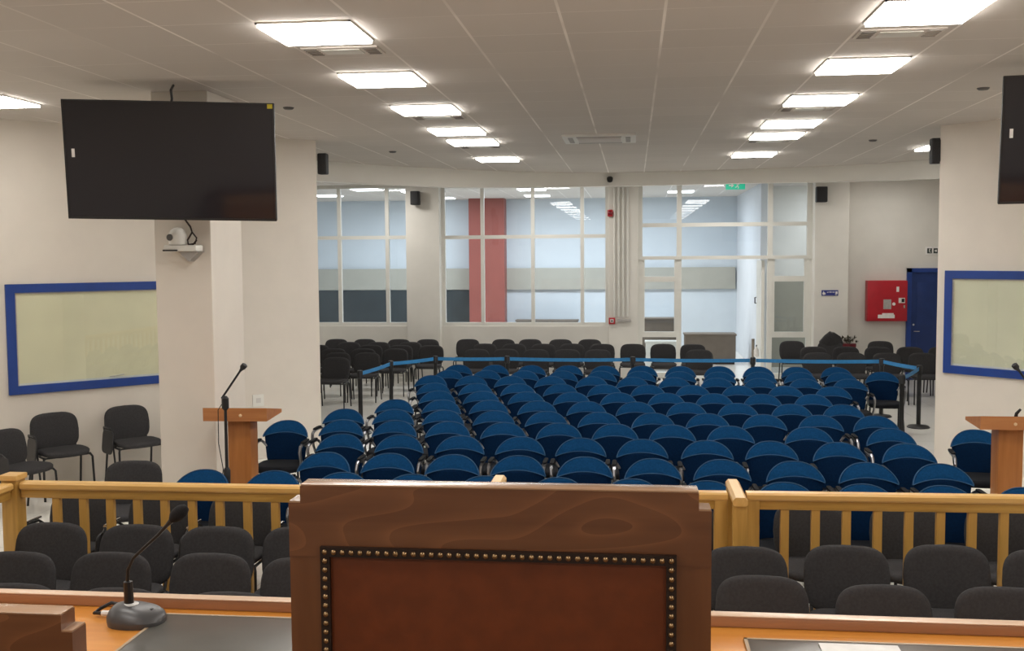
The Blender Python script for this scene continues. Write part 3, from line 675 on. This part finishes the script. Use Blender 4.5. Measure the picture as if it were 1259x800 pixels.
t = empty('sanitiser_stand', (2.36, 21.2, 0), 0, 'slim grey stand with a white bottle beside the open doorway', 'stand')
obj('base', MB().lathe([(.14, 0), (.14, .015), (.02, .02)], 20), M_greyst, t); obj('post', MB().tube([(0, 0, .015), (0, 0, .85)], .03, 10), mat('stand_grey', (.25, .22, .18), .6, var=.1), t)
obj('bottle', MB().lathe([(.045, .50), (.05, .52), (.05, .63), (.02, .68), (.02, .70)], 14, (.06, -.05, 0)), M_sticker, t); obj('pump', MB().tube([(.06, -.05, .70), (.06, -.05, .73), (.06, -.10, .73)], .010, 8), M_blackp, t)

# ------------------------------------------------------------------ barrier posts and tapes
POSTS = [(-3.90, 14.63), (-3.77, 16.0), (-3.22, 16.83), (-2.04, 16.86), (-0.01, 16.84), (1.87, 16.80), (3.82, 16.72), (4.12, 15.72), (3.57, 14.46)]
pl = ['leftmost and nearest, beside the left aisle', 'second from the left, beside the left aisle', 'at the left rear corner of the blue seats', 'first along the rear tape from the left corner', 'second along the rear tape, in front of the entrance column', 'third along the rear tape, in front of the open doorway', 'at the right rear of the tape', 'at the right corner where the tape turns back', 'nearest one at the right beside the lone armchair']
for k, (x, y) in enumerate(POSTS):
    t = empty('barrier_post', (x, y, 0), 0, 'black barrier post, ' + pl[k], 'barrier post', 'black barrier posts')
    obj('base', MB().lathe([(.16, 0), (.16, .012), (.14, .03), (.05, .045), (.03, .05)], 24), M_black, t)
    obj('pole', MB().tube([(0, 0, .04), (0, 0, .80)], .032, 14), M_black, t)
    obj('head', MB().lathe([(.034, .79), (.042, .80), (.042, .895), (.036, .91), (.01, .912)], 16), M_blackp, t)
tl = ['short blue barrier tape along the left aisle, nearer piece', 'blue barrier tape along the left aisle, farther piece', 'blue barrier tape behind the seats, leftmost piece', 'blue barrier tape behind the seats, middle piece', 'blue barrier tape crossing in front of the entrance screen', 'blue barrier tape behind the seats, rightmost long piece', 'short blue barrier tape at the right corner, rear piece', 'short blue barrier tape at the right corner, returning towards the lone armchair']
for k in range(8):
    a, b_ = Vector((*POSTS[k], .862)), Vector((*POSTS[k+1], .862)); d = (b_-a).normalized(); a += d*.045; b_ -= d*.045; n = Vector((-d.y, d.x, 0))*.0015; mb = MB()
    L_ = (b_-a).length
    prev = None; N_ = 10
    for i in range(N_+1):
        s_ = i/N_; c = a.lerp(b_, s_); c.z -= .012*L_/2*4*s_*(1-s_)
        q = [mb.bm.verts.new(c+n+Vector((0, 0, .028))), mb.bm.verts.new(c-n+Vector((0, 0, .028))), mb.bm.verts.new(c-n-Vector((0, 0, .028))), mb.bm.verts.new(c+n-Vector((0, 0, .028)))]
        if prev:
            for j in range(4): mb.bm.faces.new((prev[j], prev[(j+1) % 4], q[(j+1) % 4], q[j]))
        else: mb.bm.faces.new(q[::-1])
        prev = q
    mb.bm.faces.new(prev)
    o = obj('barrier_tape', mb, M_tape); tag(o, tl[k], 'barrier tape', 'blue barrier tapes')

# ------------------------------------------------------------------ wooden railing
RH = 1.04
def railing(name, p, q, label, spacing=.188, ends=(True, True)):
    p, q = Vector((*p, 0)), Vector((*q, 0)); d = q-p; L_ = d.length; rz = math.atan2(d.y, d.x)
    t = empty(name, p, rz, label, 'railing', 'wooden railing sections')
    hp = [(-.045, .012), (-.045, .038), (-.033, .05), (.033, .05), (.045, .038), (.045, .012), (.036, 0), (-.036, 0)]
    obj('handrail', MB().prism(hp, lambda u, v: Vector((0, u, RH-.05+v)), lambda u, v: Vector((L_, u, RH-.05+v))), M_railtop, t, smooth=0)
    obj('upper_rail', B(0, L_, -.026, .026, RH-.108, RH-.05, bevel=.004), M_rail, t)
    obj('lower_rail', B(0, L_, -.026, .026, .10, .16, bevel=.004), M_rail, t)
    n = max(1, int(round((L_-.1)/spacing))); stp = (L_-.1)/n
    me = B(-.026, .026, -.02, .02, .16, RH-.108, bevel=.004).mesh('baluster', M_railz)
    for k in range(1, n): link('baluster', me, t, (.05+k*stp, 0, 0))
    pm = B(-.04, .04, -.04, .04, 0, RH-.05, bevel=.005).mesh('post', M_railz)
    if ends[0]: link('post', pm, t, (.04, 0, 0))
    if ends[1]: link('post', pm, t, (L_-.04, 0, 0))
    return t
railing('wooden_railing', (-4.12, 6.61), (-0.97, 6.64), 'long light wooden railing with balusters in front of the blue seats, left section', ends=(False, True))
railing('wooden_railing', (-0.83, 6.65), (0.59, 6.69), 'short light wooden gate section of the railing, behind the tall brown chair')
railing('wooden_railing', (0.71, 6.70), (5.2, 6.80), 'long light wooden railing with balusters in front of the blue seats, right section')
railing('wooden_railing', (-4.19, 3.2), (-4.19, 6.54), 'light wooden side railing running towards the camera at the left edge', ends=(True, False))
def wing(x, ya, yb, label):
    t = empty('railing_wing', (x, ya, 0), 0, label, 'railing', 'railing wings'); L_ = yb-ya
    hp = [(-.045, .012), (-.045, .035), (-.028, .055), (.028, .055), (.045, .035), (.045, .012), (.036, 0), (-.036, 0)]
    obj('handrail', MB().prism(hp, lambda u, v: Vector((u, 0, RH-.035+v)), lambda u, v: Vector((u, L_, RH-.035+v))), wood('handrail_wood_y', (.62, .36, .10), (.74, .46, .16), 'Y', 2.0, .38), t, smooth=0)
    for y in (.05, L_-.05): obj('post', B(-.042, .042, y-.04, y+.04, 0, RH-.035, bevel=.006), M_railz, t)
    obj('lower_rail', B(-.02, .02, .09, L_-.09, .10, .16), M_railz, t)
wing(.65, 6.44, 6.98, 'short crosswise wooden handrail with posts at the right end of the gate')
wing(-.90, 6.44, 6.98, 'short crosswise wooden handrail with posts at the left end of the gate')
t = empty('corner_post', (-4.19, 6.61, 0), 0, 'square light wooden corner post with a flat cap at the left railing corner', 'post')
obj('shaft', B(-.055, .055, -.055, .055, 0, RH+.012, bevel=.006), M_railz, t); obj('cap', B(-.066, .066, -.066, .066, RH+.012, RH+.05, bevel=.008), M_railtop, t)

# ------------------------------------------------------------------ lecterns and microphone stands
def lectern(x, y, rz, label, side, top=1.045):
    t = empty('lectern', (x, y, 0), rz, label, 'lectern', 'wooden lecterns')
    w = .56/2
    poly = [(0, 0), (0, .115), (.44, .045), (.44, .015)]    # (y,z) wedge, high edge towards the bench
    obj('desk_top', MB().prism(poly, lambda u, v: Vector((-w, u, top+v)), lambda u, v: Vector((w, u, top+v))), M_lectx, t, smooth=0)
    obj('column', B(-.10, .10, .10, .30, .04, top+.012, bevel=.004), M_lect, t)
    obj('foot', B(-.24, .24, .0, .42, 0, .04, bevel=.006), M_lect, t)
    obj('emblem', MB().lathe([(.014, 0), (.014, .004), (.006, .008)], 12, (side*.05, 0, top+.05), Matrix.Rotation(PI/2, 3, 'X')), mat('emblem_gold', (.75, .52, .30), .4, var=.05), t)
    return t
lectern(-3.40, 8.60, 0.04, 'wooden pedestal lectern in front of the left pillar, with a microphone stand before it', 1, 1.14)
lectern(3.20, 9.20, -0.02, 'wooden pedestal lectern at the right edge beside a blue armchair', 0)
def mic_stand(x, y, d, label, hz=1.33):
    t = empty('microphone_stand', (x, y, 0), 0, label, 'microphone stand', 'microphone stands')
    obj('base', MB().lathe([(.13, 0), (.13, .015), (.10, .028), (.02, .04)], 24), M_black, t)
    obj('pole', MB().tube([(0, 0, .03), (0, 0, .70), (0, 0, .72), (0, 0, hz)], [.02, .02, .014, .012], 10), M_black, t)
    obj('collar', MB().lathe([(.018, .60), (.028, .62), (.028, .78), (.018, .80)], 12), M_blackp, t); obj('clutch', MB().lathe([(.014, hz-.12), (.03, hz-.10), (.03, hz-.02), (.014, hz)], 12), M_blackp, t)
    b_ = obj('boom', MB().tube([(-d*.03, 0, hz-.02), (0, 0, hz+.02), (d*.16, -.02, hz+.235)], .009, 8), M_black, t)
    obj('microphone', MB().tube([(d*.14, -.018, hz+.21), (d*.155, -.02, hz+.225), (d*.165, -.02, hz+.24), (d*.185, -.021, hz+.262), (d*.19, -.021, hz+.268)], [.010, .014, .025, .025, .012], 12), M_blackp, b_)
    obj('cable', MB().tube([(-d*.02, .01, hz-.05), (-d*.07, .015, hz-.12), (-d*.075, .02, hz-.40), (-d*.04, .02, hz-.62), (-d*.08, .02, hz-.9), (-d*.07, .02, .05)], .004, 6), M_black, t)
mic_stand(-3.36, 8.30, 1, 'black microphone stand with a boom in front of the left lectern', 1.40)
mic_stand(3.25, 8.90, -1, 'black microphone stand at the right frame edge, its head over the lectern', 1.37)
o = obj('lectern_microphone', MB().tube([(0, 0, 0), (.0, -.01, .03), (.03, -.02, .07)], [.016, .014, .010], 10), M_blackp, None, (3.23, 9.28, 1.145)); tag(o, 'small black gooseneck microphone on the right lectern', 'microphone')

# ------------------------------------------------------------------ judges' bench
DZ = .85
struct('floor_dais', B(-4.0, 4.0, -1.95, 2.60, 0.0, DZ), M_dais)
t = empty('judges_bench', (-.3, 2.4, 0), 0, 'long orange wooden bench desk with a raised brown front edge', 'desk')
X0, X1 = -3.3, 3.5
obj('desk_top', B(X0, X1, -.36, .30, 1.56, 1.60, bevel=.003), M_desk, t)
obj('edge_lip', B(X0, X1, .258, .292, 1.60, 1.627, bevel=.004), M_lip, t)
obj('lip_highlight', B(X0, X1, .258, .294, 1.627, 1.630, bevel=.001), wood('lip_highlight_wood', (.66, .45, .30), (.74, .53, .37), 'X', 1.5, .35), t)  # light falling on the lip top, put into a paler strip
obj('front_panel', B(X0, X1, .22, .26, .0, 1.56), M_desk, t, smooth=0)
for x in (X0+.02, X1-.05): obj('end_panel', B(x, x+.03, -.34, .19, DZ, 1.56), M_desk, t, smooth=0)
M_pad = mat('pad_leather', (.105, .10, .088), .30, var=.06, scale=12, spec=.6)
M_padedge = mat('pad_edge', (.42, .31, .20), .45, var=.06)
def pad(x0, x1, y0, y1, label):
    t = empty('desk_pad', ((x0+x1)/2, (y0+y1)/2, 1.60), 0, label, 'desk pad', 'desk pads'); a, b_ = (x1-x0)/2, (y1-y0)/2
    obj('mat', B(-a+.006, a-.006, -b_+.006, b_-.006, .0005, .005, bevel=.001), M_pad, t)
    mb = MB(); k = .008
    mb.box(-a, a, -b_, -b_+k, .0005, .006); mb.box(-a, a, b_-k, b_, .0005, .006); mb.box(-a, -a+k, -b_, b_, .0005, .006); mb.box(a-k, a, -b_, b_, .0005, .006)
    obj('border', mb, M_padedge, t, smooth=0)
pad(-1.24, -.42, 2.10, 2.61, 'grey glossy desk pad beside the desk microphone, left of the tall chair')
pad(.27, 1.05, 2.10, 2.575, 'grey glossy desk pad at the right end of the desk')
t = obj('paper_sheet', B(-.085, .10, -.12, .06, 0, .002), M_sticker, None, (.53, 2.49, 1.6062), 0, smooth=0); tag(t, 'white paper sheet lying on the right desk pad', 'paper')

# conference microphone
t = empty('desk_microphone', (-1.285, 2.545, 1.60), 0, 'black gooseneck desk microphone with a grey domed base on the orange desk', 'microphone')
mb = MB(); ol = [(.075*math.copysign(abs(math.cos(a))**.85, math.cos(a)), .058*math.copysign(abs(math.sin(a))**.85, math.sin(a))) for a in [2*PI*k/32 for k in range(32)]]
rings = []
for k, z in ((.97, .0), (1.0, .008), (1.0, .018), (.93, .030), (.78, .040), (.5, .046), (.2, .048)):
    rings.append([mb.bm.verts.new((u*k, v*k + (.004 if z > .02 else 0), z*(1-.25*u/.075*k))) for u, v in ol])
for a, b_ in zip(rings, rings[1:]):
    for k in range(32): mb.bm.faces.new((a[k], a[(k+1) % 32], b_[(k+1) % 32], b_[k]))
mb.bm.faces.new(rings[0][::-1]); mb.bm.faces.new(rings[-1])
bs = obj('base', mb, mat('mic_base', (.075, .074, .076), .38, var=.06, scale=12), t)
obj('talk_button', B(.028, .045, -.006, .006, .034, .040, bevel=.002), M_blackp, bs)
obj('ring', MB().lathe([(.012, .040), (.021, .041), (.021, .049), (.014, .052)], 20, (-.018, .004, 0)), mat('white_ring', (.7, .68, .66), .4, var=.03), t)
obj('gooseneck', MB().tube([(-.021, .004, .045), (-.023, .004, .108), (-.0235, .004, .110), (-.021, .003, .140), (-.004, .0, .172), (.030, -.002, .203), (.066, -.005, .234), (.095, -.008, .264), (.112, -.010, .281)], [.0125, .0115, .005, .0045, .0042, .0042, .0044, .0052, .009], 10), M_black, t)
obj('windscreen', MB().tube([(.108, -.010, .277), (.116, -.011, .285), (.126, -.012, .293), (.138, -.013, .303), (.147, -.0135, .311), (.150, -.014, .314)], [.009, .0155, .0185, .0175, .011, .003], 14), mat('mic_foam', (.010, .009, .010), .95, var=.2, scale=200), t)
obj('plug', MB().tube([(-.11, .03, .012), (-.068, .025, .014)], .008, 8), M_sticker, t)
obj('cable', MB().tube([(-.068, .055, .028), (-.10, .06, .030), (-.125, .05, .018), (-.135, .035, .010), (-.11, .03, .012)], .005, 8), M_black, t)

# judges' chairs
def judge_chair(x, y, top, label, rz=0):
    t = empty('judge_armchair', (x, y, DZ), rz, label, 'chair', None); T = top-DZ; W = .365
    # back stands in the plane y 0..0.045 with its rear face to the camera
    n = .021; sh = .030
    poly = [(-W, T-.125), (W, T-.125), (W, T-sh), (W-n, T-sh), (W-n, T), (-W+n, T), (-W+n, T-sh), (-W, T-sh)]
    obj('top_rail', MB().prism(poly, lambda u, v: Vector((u, 0, v)), lambda u, v: Vector((u, .048, v))), M_chairw, t, smooth=0)
    tp = wood('chair_highlight_wood', (.42, .24, .13), (.52, .32, .19), 'X', 1.4, .25, coat=.5)  # varnish sheen on the upward edges, painted as paler wood
    obj('top_highlight', B(-W+n+.001, W-n-.001, .001, .047, T, T+.003, bevel=.001), tp, t)
    for s in (-1, 1): obj('shoulder_highlight', B(min(s*(W-.001), s*(W-n)), max(s*(W-.001), s*(W-n)), .001, .047, T-sh, T-sh+.003), tp, t, smooth=0)
    for s in (-1, 1): obj('stile', B(min(s*W, s*(W-.062)), max(s*W, s*(W-.062)), 0.002, .046, 0, T-.125), M_chairwz, t, smooth=0)
    obj('bottom_rail', B(-W+.062, W-.062, .002, .046, .42, .50), M_chairw, t, smooth=0)
    zt, zl, xw = T-.105, .50, W-.058
    obj('leather_panel', MB().pillow(rr(2*xw-.012, zt-zl, 24, 48), .045, lambda u, v, w: Vector((u, -.002+w, (zt+zl)/2+v)), .18, .012), M_leather, t)
    mb = MB(); k = .017
    mb.box(-xw, xw, -.010, .0, zt-k, zt); mb.box(-xw, -xw+k, -.010, 0, zl+k, zt-k); mb.box(xw-k, xw, -.010, 0, zl+k, zt-k); mb.box(-xw, xw, -.010, 0, zl, zl+k)
    tr = obj('trim_strip', mb, M_trim, t, smooth=0)
    mb = MB(); pitch = .0157; Rm = Matrix.Rotation(PI/2, 3, 'X')
    def nail(u, v): mb.lathe([(.0048, 0), (.0044, .002), (.0026, .0036), (.0006, .0042)], 10, (u, -.010, v), Rm)
    nx = int((2*xw-k)/pitch); nz = int((zt-zl-k)/pitch)
    for i in range(nx+1): nail(-xw+k/2 + (2*xw-k)*i/nx, zt-k/2)
    for i in range(1, nz+1):
        for s in (-1, 1): nail(s*(xw-k/2), zt-k/2-(zt-zl-k)*i/nz)
    ns = obj('nail_trim', mb, M_brass, tr); ns['kind'] = 'stuff'
    # seat, arms and front legs
    obj('seat_frame', B(-W+.01, W-.01, .046, .52, .36, .43, bevel=.004), M_chairw, t)
    obj('seat_cushion', MB().pillow(rr(2*W-.08, .44, 7, 32), .06, lambda u, v, w: Vector((u, .285+v, .435+w)), .25, .05), M_leather, t)
    for s in (-1, 1):
        obj('leg', B(s*(W-.035)-.025, s*(W-.035)+.025, .46, .51, 0, .36, bevel=.004), M_chairwz, t)
        ar = obj('armrest', B(s*(W-.03)-.028, s*(W-.03)+.028, .046, .36, .63, .66, bevel=.008), M_chairwz, t)
        obj('arm_support', B(s*(W-.03)-.02, s*(W-.03)+.02, .31, .35, .43, .63, bevel=.004), M_chairwz, ar)
    return t
judge_chair(-.235, 1.755, 2.150, 'tall brown wooden chair with a studded leather back, large in the centre foreground')
judge_chair(-1.375, 1.755, 1.903, 'lower brown wooden chair cut by the bottom left corner', 0.0)

# ------------------------------------------------------------------ lights
def area(name, x, y, z, sx, sy, power, col=(1, .965, .915)):
    l = bpy.data.lights.new(name, 'AREA'); l.shape = 'RECTANGLE'; l.size = sx; l.size_y = sy; l.energy = power; l.color = col
    o = bpy.data.objects.new(name, l); COL.objects.link(o); o.location = (x, y, z); return o
P = LS*PI*.384
for x in (-2.08, 1.78):
    for y in (4.97, 3.1, 1.25, -.6): area('front_fill_lamp', x, y, CEIL-.03, .6, .6, P*.8)  # unseen fill lamps, added in step with the visible rows
for x in (-6.0, 5.7):
    for y in (2.5, 5.0, 7.0): area('side_fill_lamp', x, y, CEIL-.03, .6, .6, P)  # unseen fill lamps added along both sides of the hall
area('side_fill_lamp', 6.0, 9.0, CEIL-.03, .6, .6, P)
for x in (-5.2, -1.7, 1.8, 4.9): area('rear_fill_lamp', x, 20.3, CEIL-.03, .6, .6, P*(1.25 if x < 4 else .6))  # unseen lamps added behind the beam to brighten the back zone
for x in (-6, -2.4, 0.2, 5): area('lobby_fill_lamp', x, 25.2 if x < 4 else 22.9, CEIL-.05, 1.2, 1.2, 105 if x < 4 else 60, (.86, .94, 1.0))  # extra lamps added to brighten the lobby, besides its panels
w = bpy.data.worlds.new('world'); sc.world = w; w.use_nodes = True
w.node_tree.nodes['Background'].inputs[0].default_value = (.8, .85, .9, 1); w.node_tree.nodes['Background'].inputs[1].default_value = .4

# ------------------------------------------------------------------ camera
cd = bpy.data.cameras.new('camera'); cd.sensor_width = 36; cd.sensor_fit = 'HORIZONTAL'; cd.lens = 1290/1259*36; cd.clip_start = .05; cd.clip_end = 200
cam = bpy.data.objects.new('camera', cd); COL.objects.link(cam)
cam.location = (0, 0, EYE)
R = Matrix.Rotation(.1155852, 3, 'Z') @ Matrix.Rotation(PI/2-.0673025, 3, 'X') @ Matrix.Rotation(-.007, 3, 'Z')
cam.rotation_euler = R.to_euler()
sc.camera = cam
sc.view_settings.view_transform = 'Standard'; sc.view_settings.look = 'None'; sc.view_settings.exposure = 0.0; sc.view_settings.gamma = 1.0
